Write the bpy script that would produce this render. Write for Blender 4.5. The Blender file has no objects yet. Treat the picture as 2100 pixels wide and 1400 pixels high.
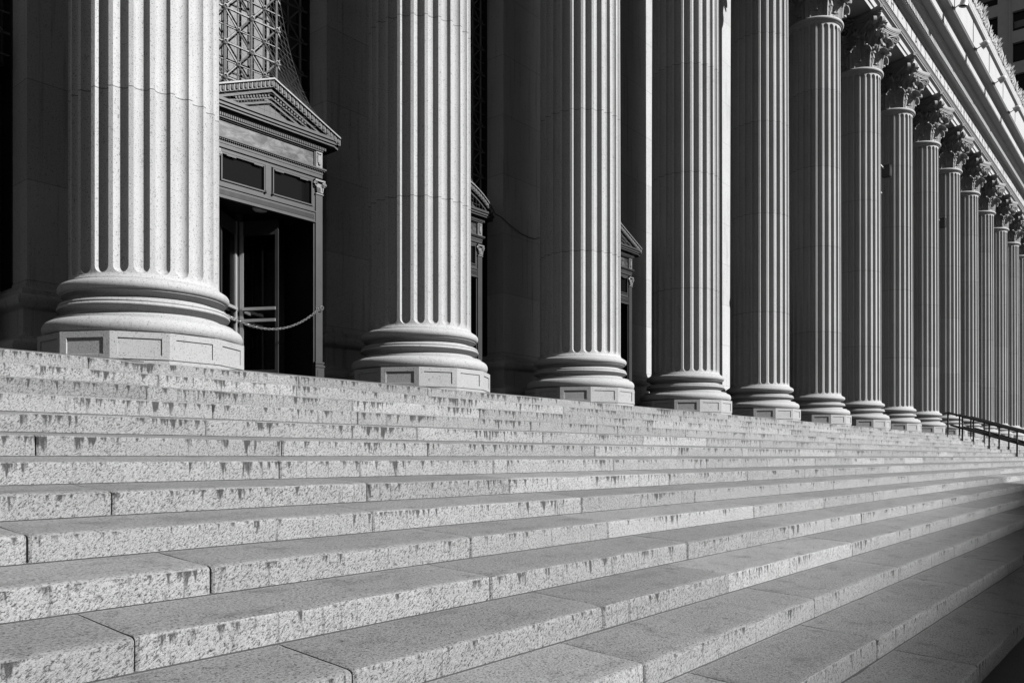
import bpy, bmesh, math, random
from mathutils import Vector, Matrix, noise
random.seed(7)
PI = math.pi
SC = bpy.context.scene
COL = SC.collection
R = math.radians

AZ, EL = R(15.5), R(34)      # sun: azimuth right of the facade normal, elevation
# ------------------------------------------------------------------ survey
E = 1.52                      # eye height above the pavement
X0, YC, SP = 4.819, 9.551, 4.4913   # first column axis, colonnade line, bay width
ZL = 2.553                    # portico floor
NCOL = 20
RISE, TREAD, WASH = 0.16875, 0.522, 0.0275
SY1, SZ1 = 8.398, 2.5055      # nosing of the top step
XA, XB = -9.0, 100.0          # the building runs between these

# ------------------------------------------------------------------ helpers
class MB:
    def __init__(s): s.v = []; s.f = []; s.tone = {}
    def add(s, vs, fs, tone=None):
        o = len(s.v); s.v += [tuple(p) for p in vs]
        for f in fs:
            if tone is not None: s.tone[len(s.f)] = tone
            s.f.append(tuple(i + o for i in f))
    def box(s, x0, x1, y0, y1, z0, z1, tone=None):
        s.add([(x0,y0,z0),(x1,y0,z0),(x1,y1,z0),(x0,y1,z0),(x0,y0,z1),(x1,y0,z1),(x1,y1,z1),(x0,y1,z1)],
              [(0,3,2,1),(4,5,6,7),(0,1,5,4),(1,2,6,5),(2,3,7,6),(3,0,4,7)], tone)
    def prism(s, prof, x0, x1, tone=None, caps=True):
        """closed (y,z) outline swept along x"""
        n = len(prof)
        vs = [(x0, y, z) for y, z in prof] + [(x1, y, z) for y, z in prof]
        fs = [(i, (i+1) % n, n + (i+1) % n, n + i) for i in range(n)]
        if caps: fs += [tuple(range(n-1, -1, -1)), tuple(range(n, 2*n))]
        s.add(vs, fs, tone)
    def lathe(s, prof, n=48, cx=0, cy=0, caps=False, mat=None):
        m = len(prof); vs = []; fs = []
        for i in range(n):
            a = 2*PI*i/n
            for r, z in prof:
                p = Vector((cx + r*math.cos(a), cy + r*math.sin(a), z))
                vs.append(mat @ p if mat else p)
        for i in range(n):
            k = (i+1) % n
            for j in range(m-1): fs.append((i*m+j, k*m+j, k*m+j+1, i*m+j+1))
        if caps:
            fs.append(tuple(i*m for i in range(n-1, -1, -1))); fs.append(tuple(i*m+m-1 for i in range(n)))
        s.add(vs, fs)
    def bar(s, a, b, r, n=4, flat=None):
        a, b = Vector(a), Vector(b); d = (b-a).normalized()
        u = d.cross(Vector((0,0,1)));
        if u.length < 1e-4: u = Vector((1,0,0))
        u.normalize(); w = d.cross(u)
        vs = []; k = PI/n
        for p in (a, b):
            for i in range(n):
                t = 2*PI*i/n + k
                vs.append(p + u*math.cos(t)*r + w*math.sin(t)*r*(flat or 1))
        fs = [(i, (i+1) % n, n+(i+1) % n, n+i) for i in range(n)]
        fs += [tuple(range(n-1,-1,-1)), tuple(range(n, 2*n))]
        s.add(vs, fs)
    def tube(s, pts, r, n=6, closed=False):
        pts = [Vector(p) for p in pts]; m = len(pts); vs = []; fs = []
        up = Vector((0,0,1))
        for i, p in enumerate(pts):
            a = pts[(i-1) % m] if (closed or i) else pts[0]
            b = pts[(i+1) % m] if (closed or i < m-1) else pts[-1]
            d = (b-a).normalized(); u = d.cross(up)
            if u.length < 1e-3: u = d.cross(Vector((1,0,0)))
            u.normalize(); w = d.cross(u)
            rr = r[i] if isinstance(r, (list, tuple)) else r
            for k in range(n):
                t = 2*PI*k/n
                vs.append(p + u*math.cos(t)*rr + w*math.sin(t)*rr)
        for i in range(m if closed else m-1):
            j = (i+1) % m
            for k in range(n): fs.append((i*n+k, i*n+(k+1) % n, j*n+(k+1) % n, j*n+k))
        if not closed: fs += [tuple(range(n-1,-1,-1)), tuple(range((m-1)*n, m*n))]
        s.add(vs, fs)
    def ribbon(s, pts, side, half, th):
        """rectangular sweep; side = unit vector across the ribbon"""
        pts = [Vector(p) for p in pts]; side = Vector(side); m = len(pts); vs = []; fs = []
        for i, p in enumerate(pts):
            d = (pts[min(i+1, m-1)] - pts[max(i-1, 0)]).normalized(); nn = d.cross(side).normalized()
            h = half[i] if isinstance(half, (list, tuple)) else half
            for a, b in ((-1,-1),(1,-1),(1,1),(-1,1)): vs.append(p + side*h*a + nn*th*b)
        for i in range(m-1):
            for k in range(4): fs.append((i*4+k, i*4+(k+1) % 4, i*4+4+(k+1) % 4, i*4+4+k))
        fs += [(3,2,1,0), tuple(range((m-1)*4, m*4))]
        s.add(vs, fs)
    def build(s, name, mat, parent=None, loc=(0,0,0), smooth=None, mesh_only=False, origin=None):
        vs = s.v
        if origin is not None:
            ox, oy, oz = origin; vs = [(x-ox, y-oy, z-oz) for x, y, z in s.v]; loc = origin
        me = bpy.data.meshes.new(name); me.from_pydata(vs, [], s.f)
        bm = bmesh.new(); bm.from_mesh(me); bmesh.ops.recalc_face_normals(bm, faces=bm.faces[:]); bm.to_mesh(me); bm.free()
        for m in (mat if isinstance(mat, (list, tuple)) else [mat]): me.materials.append(m)
        if s.tone:
            at = me.attributes.new('tone', 'FLOAT', 'FACE')
            for i in range(len(me.polygons)): at.data[i].value = s.tone.get(i, 1.0)
        if smooth is not None:
            me.shade_smooth(); me.set_sharp_from_angle(angle=R(smooth))
        if mesh_only: return me
        o = bpy.data.objects.new(name, me); COL.objects.link(o); o.location = loc
        if parent: o.parent = parent
        return o

def empty(name, loc=(0,0,0)):
    o = bpy.data.objects.new(name, None); COL.objects.link(o); o.location = loc; o.empty_display_size = .3
    return o
def tag(o, label, cat, group=None, kind=None):
    if label: o['label'] = label
    if cat: o['category'] = cat
    if group: o['group'] = group
    if kind: o['kind'] = kind
    return o
def struct(o): o['kind'] = 'structure'; return o
def copy_tree(o, parent=None):
    c = o.copy(); COL.objects.link(c); c.parent = parent
    for ch in o.children: copy_tree(ch, c)
    return c
def arc(cx, cz, r, a0, a1, n):
    return [(cx + r*math.cos(R(a0+(a1-a0)*i/n)), cz + r*math.sin(R(a0+(a1-a0)*i/n))) for i in range(n+1)]

# ------------------------------------------------------------------ materials
class NT:
    def __init__(s, name):
        s.m = bpy.data.materials.new(name); s.m.use_nodes = True; s.t = s.m.node_tree
        s.t.nodes.clear(); s.out = s.n('ShaderNodeOutputMaterial')
    def n(s, typ, **kw):
        d = s.t.nodes.new(typ)
        for k, v in kw.items(): setattr(d, k, v)
        return d
    def l(s, a, b): s.t.links.new(a, b)
    def inp(s, sock, v):
        if hasattr(v, 'links'): s.l(v, sock)
        else: sock.default_value = v
    def math(s, op, a, b=0.0, c=0.0, clamp=False):
        d = s.n('ShaderNodeMath', operation=op, use_clamp=clamp)
        for i, v in enumerate((a, b, c)): s.inp(d.inputs[i], v)
        return d.outputs[0]
    def noise(s, vec, scale, detail=2, rough=.5, dist=0):
        d = s.n('ShaderNodeTexNoise'); s.l(vec, d.inputs['Vector'])
        d.inputs['Scale'].default_value = scale; d.inputs['Detail'].default_value = detail
        d.inputs['Roughness'].default_value = rough; d.inputs['Distortion'].default_value = dist
        return d.outputs['Fac']
    def step(s, v, a, b):
        d = s.n('ShaderNodeMapRange', interpolation_type='SMOOTHSTEP'); s.inp(d.inputs['Value'], v)
        d.inputs['From Min'].default_value = a; d.inputs['From Max'].default_value = b
        return d.outputs['Result']
    def vscale(s, vec, sc):
        d = s.n('ShaderNodeVectorMath', operation='MULTIPLY'); s.l(vec, d.inputs[0]); d.inputs[1].default_value = sc
        return d.outputs[0]
    def vadd(s, a, b):
        d = s.n('ShaderNodeVectorMath', operation='ADD'); s.l(a, d.inputs[0]); s.inp(d.inputs[1], b)
        return d.outputs[0]
    def comb(s, x, y, z):
        d = s.n('ShaderNodeCombineXYZ')
        for i, v in enumerate((x, y, z)): s.inp(d.inputs[i], v)
        return d.outputs[0]
    def xyz(s, vec):
        d = s.n('ShaderNodeSeparateXYZ'); s.l(vec, d.inputs[0]); return d.outputs
    def bump(s, hgt, strength, dist=.01, prev=None):
        d = s.n('ShaderNodeBump'); s.l(hgt, d.inputs['Height']); d.inputs['Strength'].default_value = strength
        d.inputs['Distance'].default_value = dist
        if prev: s.l(prev, d.inputs['Normal'])
        return d.outputs[0]
    def bsdf(s, val, rough=.8, spec=.3, normal=None, metal=0.0):
        p = s.n('ShaderNodeBsdfPrincipled')
        if hasattr(val, 'links'):
            c = s.n('ShaderNodeCombineColor')
            for i in range(3): s.l(val, c.inputs[i])
            s.l(c.outputs[0], p.inputs['Base Color'])
        else: p.inputs['Base Color'].default_value = (val, val, val, 1)
        s.inp(p.inputs['Roughness'], rough); p.inputs['Specular IOR Level'].default_value = spec
        p.inputs['Metallic'].default_value = metal
        if normal: s.l(normal, p.inputs['Normal'])
        s.l(p.outputs[0], s.out.inputs['Surface']); return p

def granite(name, base, fleck=.5, joints=None, scale=1.0, bump=.25, tonevar=.06, streak=0.0, courses=None):
    """fine grained pale granite: dark flecks, soft mottling, thin joints"""
    t = NT(name); tc = t.n('ShaderNodeTexCoord').outputs['Object']; oi = t.n('ShaderNodeObjectInfo').outputs['Random']
    off = t.comb(t.math('MULTIPLY', oi, 37.0), t.math('MULTIPLY', oi, 91.0), t.math('MULTIPLY', oi, 53.0))
    v = t.vadd(tc, off)
    fine = t.noise(v, 74*scale, 3, .65); mid = t.noise(v, 22*scale, 3, .6); big = t.noise(v, 1.3, 4, .6)
    fl = t.step(fine, .42, .33); fl2 = t.step(mid, .37, .29)
    val = t.math('MULTIPLY', base, t.math('ADD', .86, t.math('MULTIPLY', big, .28)))
    val = t.math('MULTIPLY', val, t.math('ADD', .80, t.math('MULTIPLY', fine, .40)))
    val = t.math('MULTIPLY', val, t.math('SUBTRACT', 1.0, t.math('MULTIPLY', t.math('MAXIMUM', fl, t.math('MULTIPLY', fl2, .5)), fleck)))
    if streak:
        sx = t.noise(t.vscale(v, (3.0, 3.0, .12)), 4, 3, .6)
        val = t.math('MULTIPLY', val, t.math('SUBTRACT', 1.0, t.math('MULTIPLY', t.step(sx, .52, .75), streak)))
    h = t.math('ADD', t.math('MULTIPLY', fine, .6), t.math('MULTIPLY', mid, .6))
    if joints:
        z = t.xyz(tc)[2]; jm = None; lv = 0.0
        for jz in joints:
            jit = t.math('MULTIPLY', t.math('SUBTRACT', oi, .5), .16)
            wob = t.math('MULTIPLY', t.math('SUBTRACT', t.noise(v, 5, 1), .5), .012)
            zz = t.math('ADD', t.math('SUBTRACT', t.math('SUBTRACT', z, jz), jit), wob)
            m = t.step(t.math('ABSOLUTE', zz), .0075, .002)
            jm = m if jm is None else t.math('MAXIMUM', jm, m)
            lv = t.math('ADD', lv, t.math('GREATER_THAN', zz, 0.0))
        wn = t.n('ShaderNodeTexWhiteNoise', noise_dimensions='2D')
        t.l(t.comb(lv, t.math('MULTIPLY', oi, 17.0), 0.0), wn.inputs['Vector'])
        val = t.math('MULTIPLY', val, t.math('ADD', 1 - tonevar, t.math('MULTIPLY', wn.outputs['Value'], 2*tonevar)))
        val = t.math('MULTIPLY', val, t.math('SUBTRACT', 1.0, t.math('MULTIPLY', jm, .75)))
        h = t.math('SUBTRACT', h, t.math('MULTIPLY', jm, 1.5))
    if courses:
        hz, hx = courses; w = t.n('ShaderNodeNewGeometry').outputs['Position']; c = t.xyz(w)
        br = t.n('ShaderNodeTexBrick'); br.offset = .5
        t.l(t.comb(t.math('ADD', c[0], t.math('MULTIPLY', c[1], .7)), c[2], 0.0), br.inputs['Vector'])
        for k, x in (('Scale', 1.0), ('Mortar Size', .006), ('Mortar Smooth', .3), ('Brick Width', hx), ('Row Height', hz)): br.inputs[k].default_value = x
        br.inputs['Color1'].default_value = (1,1,1,1); br.inputs['Color2'].default_value = (.86,.86,.86,1); br.inputs['Mortar'].default_value = (.55,.55,.55,1)
        bw = t.n('ShaderNodeRGBToBW'); t.l(br.outputs['Color'], bw.inputs[0])
        val = t.math('MULTIPLY', val, bw.outputs[0]); h = t.math('SUBTRACT', h, t.math('MULTIPLY', br.outputs['Fac'], 1.2))
    t.bsdf(val, .85, .2, t.bump(h, bump, .02)); return t.m

def step_granite(name, base):
    """risers hammered and rain stained under the nosing, treads worn smoother"""
    t = NT(name); tc = t.n('ShaderNodeTexCoord').outputs['Object']; oi = t.n('ShaderNodeObjectInfo').outputs['Random']
    off = t.comb(t.math('MULTIPLY', oi, 61.0), t.math('MULTIPLY', oi, 23.0), 0.0); v = t.vadd(tc, off)
    tone = t.n('ShaderNodeAttribute', attribute_name='tone').outputs['Fac']
    c = t.xyz(tc); nrm = t.xyz(t.n('ShaderNodeNewGeometry').outputs['Normal'])
    tread = t.step(nrm[2], .5, .9); ris = t.math('SUBTRACT', 1.0, tread)
    tilt = t.n('ShaderNodeVectorRotate', rotation_type='AXIS_ANGLE'); t.l(v, tilt.inputs['Vector']); tilt.inputs['Axis'].default_value = (0,1,0); tilt.inputs['Angle'].default_value = R(40)
    grain = t.noise(t.vscale(tilt.outputs[0], (1.0, 1.0, 2.2)), 48, 5, .72)       # hammered risers: slanting pecked grain
    peck = t.noise(t.vscale(tilt.outputs[0], (1.0, 1.0, 1.8)), 120, 2, .6)
    flat = t.noise(t.vscale(v, (1.0, 1.25, 1.0)), 75, 4, .75)                        # treads
    big = t.noise(v, .9, 4, .6); med = t.noise(v, 4.5, 4, .65)
    rv = t.math('ADD', .10, t.math('MULTIPLY', grain, 1.62))
    rv = t.math('MULTIPLY', rv, t.math('SUBTRACT', 1.0, t.math('MULTIPLY', t.step(grain, .47, .38), .70)))
    rv = t.math('MULTIPLY', rv, t.math('SUBTRACT', 1.0, t.math('MULTIPLY', t.step(peck, .43, .34), .75)))
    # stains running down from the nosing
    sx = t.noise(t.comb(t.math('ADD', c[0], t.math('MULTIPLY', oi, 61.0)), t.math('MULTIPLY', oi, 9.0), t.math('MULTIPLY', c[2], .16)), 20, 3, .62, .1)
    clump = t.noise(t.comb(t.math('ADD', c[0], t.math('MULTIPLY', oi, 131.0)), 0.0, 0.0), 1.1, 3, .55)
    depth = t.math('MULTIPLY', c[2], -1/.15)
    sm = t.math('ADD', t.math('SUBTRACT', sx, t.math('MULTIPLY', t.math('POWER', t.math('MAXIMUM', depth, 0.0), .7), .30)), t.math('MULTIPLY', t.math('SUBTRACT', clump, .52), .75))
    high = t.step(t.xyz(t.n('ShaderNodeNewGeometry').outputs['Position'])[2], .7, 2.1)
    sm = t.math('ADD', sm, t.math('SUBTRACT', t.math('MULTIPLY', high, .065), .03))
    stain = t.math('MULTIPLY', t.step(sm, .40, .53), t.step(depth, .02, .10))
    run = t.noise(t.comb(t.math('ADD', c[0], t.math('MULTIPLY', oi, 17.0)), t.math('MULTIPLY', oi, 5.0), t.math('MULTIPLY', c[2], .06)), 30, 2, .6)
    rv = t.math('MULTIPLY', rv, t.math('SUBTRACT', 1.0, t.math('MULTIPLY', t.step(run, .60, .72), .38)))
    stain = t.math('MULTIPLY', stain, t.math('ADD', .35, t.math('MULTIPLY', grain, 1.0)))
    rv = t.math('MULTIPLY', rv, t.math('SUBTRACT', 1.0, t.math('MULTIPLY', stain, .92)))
    rv = t.math('MULTIPLY', rv, t.math('ADD', .84, t.math('MULTIPLY', med, .32)))
    tv = t.math('ADD', -.10, t.math('MULTIPLY', flat, 1.40))
    tv = t.math('MULTIPLY', tv, t.math('SUBTRACT', 1.0, t.math('MULTIPLY', t.step(flat, .46, .38), .7)))
    tv = t.math('MULTIPLY', tv, t.math('SUBTRACT', 1.0, t.math('MULTIPLY', t.step(med, .52, .72), .32)))
    tv = t.math('MULTIPLY', tv, t.math('ADD', .80, t.math('MULTIPLY', big, .36)))
    gum = t.n('ShaderNodeTexVoronoi'); t.l(t.vscale(v, (1, 1, 0)), gum.inputs['Vector']); gum.inputs['Scale'].default_value = 1.7
    tv = t.math('MULTIPLY', tv, t.math('SUBTRACT', 1.0, t.math('MULTIPLY', t.step(gum.outputs['Distance'], .035, .022), .45)))
    pat = t.noise(t.vscale(v, (.7, 1.6, 1.0)), 1.7, 3, .6)
    tv = t.math('MULTIPLY', tv, t.math('SUBTRACT', 1.28, t.math('MULTIPLY', t.step(pat, .54, .72), .26)))
    tv = t.math('MULTIPLY', tv, t.math('ADD', .86, t.math('MULTIPLY', t.step(t.math('ADD', c[1], t.math('MULTIPLY', t.math('SUBTRACT', med, .5), .03)), .503, .517), .35)))
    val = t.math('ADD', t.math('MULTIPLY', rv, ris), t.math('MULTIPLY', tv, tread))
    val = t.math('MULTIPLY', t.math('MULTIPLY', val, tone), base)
    hh = t.math('ADD', t.math('MULTIPLY', t.math('ADD', grain, t.math('MULTIPLY', peck, .5)), ris), t.math('MULTIPLY', t.math('MULTIPLY', flat, .45), tread))
    t.bsdf(val, .82, .25, t.bump(hh, .55, .02)); return t.m

def plain(name, val, rough=.6, spec=.3, metal=0.0, var=.25, scale=6, bump=.05):
    t = NT(name); tc = t.n('ShaderNodeTexCoord').outputs['Object']; nz = t.noise(tc, scale, 4, .6)
    v = t.math('MULTIPLY', val, t.math('ADD', 1 - var, t.math('MULTIPLY', nz, 2*var)))
    t.bsdf(v, rough, spec, t.bump(nz, bump, .02), metal); return t.m

def glass(name, tint=.003, rough=.06):
    t = NT(name); tc = t.n('ShaderNodeTexCoord').outputs['Object']; nz = t.noise(tc, 1.4, 2)
    t.bsdf(tint, rough, .12, t.bump(nz, .05, .02)); return t.m
def clear_glass(name):
    t = NT(name); g = t.n('ShaderNodeBsdfGlossy'); g.inputs['Roughness'].default_value = .04; g.inputs['Color'].default_value = (.6,.6,.6,1)
    tr = t.n('ShaderNodeBsdfTransparent'); tr.inputs['Color'].default_value = (.62,.62,.62,1)
    f = t.n('ShaderNodeFresnel'); f.inputs['IOR'].default_value = 1.5
    mx = t.n('ShaderNodeMixShader'); t.l(f.outputs[0], mx.inputs[0]); t.l(tr.outputs[0], mx.inputs[1]); t.l(g.outputs[0], mx.inputs[2])
    t.l(mx.outputs[0], t.out.inputs['Surface']); return t.m

M = {}
M['column'] = granite('column_granite', .212, .75, joints=(2.92, 5.65, 8.2, 10.65), bump=.18, streak=.10)
M['carved'] = granite('carved_granite', .195, .6, bump=.2, streak=.08)
M['capital'] = granite('capital_granite', .155, .5, bump=.25, streak=.15)
M['plinth'] = granite('plinth_granite', .175, .7, bump=.2)
M['pier'] = granite('wall_granite', .215, .6, bump=.2, streak=.3, courses=(1.22, 60.0))
M['entab'] = granite('entablature_granite', .205, .3, bump=.12, streak=.08)
M['letter'] = plain('letter_cut_shade', .012, .9)  # flat letters, the shade of incised strokes put into their dark colour
M['step'] = step_granite('step_granite', .165)
M['pave'] = granite('pavement', .05, .5, bump=.2, courses=(1.5, 1.5))
M['road'] = granite('asphalt', .05, .4, bump=.3)
M['bronze'] = plain('dark_bronze', .022, .42, .4, .25, .45, 5, .05)
M['bronze_jamb'] = plain('brown_bronze', .022, .42, .4, .25, .4, 4, .05)
M['bronze_bar'] = plain('grille_bronze', .065, .45, .4, .1, .35, 8, .08)
M['bronze_pale'] = plain('weathered_bronze', .085, .42, .5, .15, .5, 14, .10)
M['bronze_black'] = plain('black_bronze', .008, .5, .3, .2, .3, 4)
M['panel'] = plain('window_panel', .040, .5, .4, .3, .35, 3)
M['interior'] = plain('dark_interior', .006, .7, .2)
M['black'] = plain('black_paint', .008, .45, .3)
M['white'] = plain('white_enamel', .30, .45, .4, 0, .08)
M['steel'] = plain('galvanised_steel', .15, .35, .5, .6, .2, 30)
M['brushed'] = plain('brushed_steel', .20, .4, .5, .3, .15, 20)
M['net'] = plain('netting', .06, .8)
M['glass'] = glass('door_glass')
M['lobby_glass'] = plain('lobby_glass', .02, .12, .5, 0, .6, 1.5, .02)
M['clear'] = clear_glass('wing_glass')
M['tower'] = granite('tower_stone', .22, .1, bump=.05)
M['towerglass'] = glass('tower_glass', .008, .1)
M['blind'] = plain('window_blind', .08, .8)
M['mortar'] = plain('joint_dark', .03, .9)

# ------------------------------------------------------------------ ground
def sheet(name, x0, x1, y0, y1, z, mat):
    m = MB(); m.add([(x0,y0,z),(x1,y0,z),(x1,y1,z),(x0,y1,z)], [(0,1,2,3)])
    return struct(m.build(name, mat))
sheet('ground', -600, 900, -700, 700, -.17, M['road'])
m = MB(); m.prism([(1.3,-.16),(1.3,.004),(-6.0,-.03),(-6.1,-.06),(-6.1,-.16)], -120, 400); struct(m.build('pavement', M['pave']))
sheet('road', -200, 500, -30, -6.1, -.165, M['road'])

# ------------------------------------------------------------------ staircase
stairs = tag(empty('staircase', (0, SY1, SZ1)), 'wide flight of rain stained granite steps climbing from the pavement to the columns', 'staircase')
JA = [-6.6,-4.5,-2.6,-.6,1.56,3.69,6.13,8.32,10.74,12.87]
JB = [-5.4,-3.3,-1.2,.6,2.2,4.08,5.76,8.69,10.9]
for jl, d in ((JA, 0), (JB, 1)):
    x = jl[-1]
    while x < XB: x += random.choice((1.7, 2.1, 2.2, 2.3, 2.6)); jl.append(x)
def step_profile(jit, last=False):
    jy, jz = jit; back = .60; zb = WASH*back/TREAD
    p = [(back, zb), (.10, .0053 + jz*.4), (.022, .0008+jz), (.009, -.0035+jz), (.0015+jy, -.012+jz), (jy, -.03), (jy*.6, -.085), (jy*.4, -.1365), (.05, -.1365), (.05, -.21), (back, -.21)]
    return p
pale = {(5, 10.74), (8, 5.76), (4, 8.7), (3, 15.0)}
for i in range(1, 16):
    mb = MB(); y0 = SY1-(i-1)*TREAD; z0 = SZ1-(i-1)*RISE
    js = [j + (random.uniform(-.04,.04) if i not in (5,7,9,11,6,8,10,12) else random.uniform(-.015,.015)) for j in (JA if i % 2 else JB)]
    for a, b in zip(js[:-1], js[1:]):
        tone = random.gauss(1.0, .075)
        if random.random() < .07: tone = 1.22
        if i == 8 and abs(a-5.76) < .1: tone = 1.24
        if i == 5 and abs(a-10.74) < .1: tone = 1.25
        if i == 9 and abs(a-3.69) < .1: tone = 1.08
        bj = random.uniform(-.004, .004); bz = random.uniform(-.003, .002)
        seg = .10 if b < 16 else .35 if b < 40 else 1.2
        n = max(2, int((b-a)/seg)); rings = []
        g = random.choice((.0025, .004, .006))
        xs = [a+g] + [a+g+.012] + [a+g+.012+(b-a-2*g-.024)*k/n for k in range(1, n)] + [b-g-.012, b-g]
        vs = []; npf = 11
        for k, x in enumerate(xs):
            ny = noise.noise(Vector((x*2.6, i*7.3, 1.0)))*.0045 + noise.noise(Vector((x*11, i*3.1, 4.0)))*.0025
            nz = noise.noise(Vector((x*3.1, i*5.7, 9.0)))*.0035 + noise.noise(Vector((x*13, i*2.2, 2.0)))*.002 - max(0, noise.noise(Vector((x*2.3, i*9.1, 6.0)))-.38)*.055
            pr = step_profile((bj+ny, bz+nz))
            if k in (0, len(xs)-1): pr = [(min(y+.010, .60) if q < 9 and q else y, z-(.006 if q in (1,2,3,4) else 0)) for q, (y, z) in enumerate(pr)]
            vs += [(x, y0+y, z0+z) for y, z in pr]
        fs = []
        for k in range(len(xs)-1):
            for q in range(npf):
                r_ = (q+1) % npf; fs.append((k*npf+q, k*npf+r_, (k+1)*npf+r_, (k+1)*npf+q))
        fs += [tuple(range(npf-1,-1,-1)), tuple(range((len(xs)-1)*npf, len(xs)*npf))]
        mb.add(vs, fs, tone)
    o = mb.build('step', M['step'], smooth=35, origin=(0, y0, z0)); o.parent = stairs; o.matrix_parent_inverse = Matrix.Identity(4)
    o.location = (0, y0-SY1, z0-SZ1)
# solid bed under the steps, dark in the joints
mb = MB(); mb.prism([(9.2, SZ1-.12)] + [(SY1+.06, SZ1-.12)] + [(SY1+.06-13.6*TREAD, SZ1-.12-13.6*RISE), (1.15, -.15), (9.2, -.15)], XA, XB)
o = mb.build('stair_core', M['mortar']); o.parent = stairs; o.location = (0, -SY1, -SZ1)

# ------------------------------------------------------------------ columns
def flute_shaft():
    z0, z1 = .895, 12.985; zf0, zf1 = .965, 12.76
    def rad(z):
        t = (z-.98)/(12.8-.98); t = min(max(t, 0), 1)
        r = .815 - .028*(t**1.7)
        if z < .985: r += .048*((.985-z)/.085)**2.2
        return r
    nf = 24; sec = 2*PI/nf; hw = sec*.385; ns = 9
    zs = [.895, .905, .92, .94]
    rw = .815*hw
    for k in range(0, 9): zs.append(zf0 + rw*(1-math.cos(PI/2*k/8)))
    zs += [2.2, 4, 6, 8, 10, 11.6]
    for k in range(8, -1, -1): zs.append(zf1 - rw*(1-math.cos(PI/2*k/8)))
    zs += [12.79, 12.81]
    mb = MB(); vs = []; per = ns+2
    for z in zs:
        r = rad(z)
        if z >= 12.79: r += .004*(z-12.77)/.02
        if z <= zf0 or z >= zf1: s = 0.0
        else: s = 1.0
        if zf0 <= z < zf0+rw: s = math.sqrt(max(0, 1-((zf0+rw-z)/rw)**2))
        if zf1-rw < z <= zf1: s = math.sqrt(max(0, 1-((z-zf1+rw)/rw)**2))
        for f in range(nf):
            ac = -PI/2 + f*sec
            vs.append((r*math.cos(ac-sec/2), r*math.sin(ac-sec/2), z))
            e = .02 + .98*s
            for k in range(ns):
                t = -1 + 2*k/(ns-1); a = ac + math.sin(t*PI/2)*hw*max(e, .05)
                d = .074*s*math.sqrt(max(0, 1-math.sin(t*PI/2)**2))
                vs.append(((r-d)*math.cos(a), (r-d)*math.sin(a), z))
            vs.append((r*math.cos(ac+sec/2-1e-4), r*math.sin(ac+sec/2-1e-4), z))
    n = nf*per; fs = []
    for j in range(len(zs)-1):
        for k in range(n):
            k2 = (k+1) % n
            fs.append((j*n+k, j*n+k2, (j+1)*n+k2, (j+1)*n+k))
    mb.add(vs, fs)
    # neck: fillet and astragal
    mb.lathe([(.70,12.80),(.789,12.805),(.80,12.82),(.83,12.835),(.835,12.86)] + arc(.835,12.915,.058,-80,90,9) + [(.80,12.975),(.78,12.985),(.60,12.985)], 72)
    return mb
def column_base():
    p = [(.9,.283),(1.0,.285),(1.045,.305)] + arc(.9925,.3725,.0925,-45,88,12) + [(.985,.467),(.984,.492)]
    p += [(.945,.497),(.90,.505),(.868,.518),(.852,.535),(.853,.552),(.868,.566),(.905,.592),(.930,.598)]
    p += arc(.917,.617,.020,-70,70,6) + [(.915,.639)] + arc(.908,.655,.016,-60,70,6)
    p += [(.898,.674),(.898,.682),(.862,.684),(.828,.694),(.808,.708),(.802,.722),(.808,.738),(.828,.752),(.862,.766),(.890,.770),(.890,.782)]
    p += arc(.868,.836,.063,-50,88,12) + [(.864,.900),(.862,.914),(.80,.915)]
    mb = MB(); mb.lathe(p, 96); return mb
def plinth():
    mb = MB(); n = 12; Rp = 1.125
    cor = [(Rp*math.cos(R(15+30*k)), Rp*math.sin(R(15+30*k))) for k in range(n)]
    z0, z1 = 0.0, .287
    for k in range(n):
        a, b = Vector((*cor[k], 0)), Vector((*cor[(k+1) % n], 0)); d = (b-a); L = d.length; d.normalize(); nn = Vector((d.y, -d.x, 0))
        u0, u1, w0, w1 = .075, L-.075, .045, .222; q = .014
        P = lambda u, z, dep=0: a + d*u - nn*dep + Vector((0,0,z))
        vs = [P(0,z0),P(L,z0),P(L,z1),P(0,z1),P(u0,w0),P(u1,w0),P(u1,w1),P(u0,w1),P(u0+.004,w0+.004,q),P(u1-.004,w0+.004,q),P(u1-.004,w1-.004,q),P(u0+.004,w1-.004,q)]
        mb.add(vs, [(0,1,5,4),(1,2,6,5),(2,3,7,6),(3,0,4,7),(4,5,9,8),(5,6,10,9),(6,7,11,10),(7,4,8,11),(8,9,10,11)])
    mb.add([(x,y,z1) for x,y in cor], [tuple(range(n))])
    mb.add([(x*.99,y*.99,-.11) for x,y in cor] + [(x*.99,y*.99,.001) for x,y in cor], [(k,(k+1)%n,n+(k+1)%n,n+k) for k in range(n)])
    return mb
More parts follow.
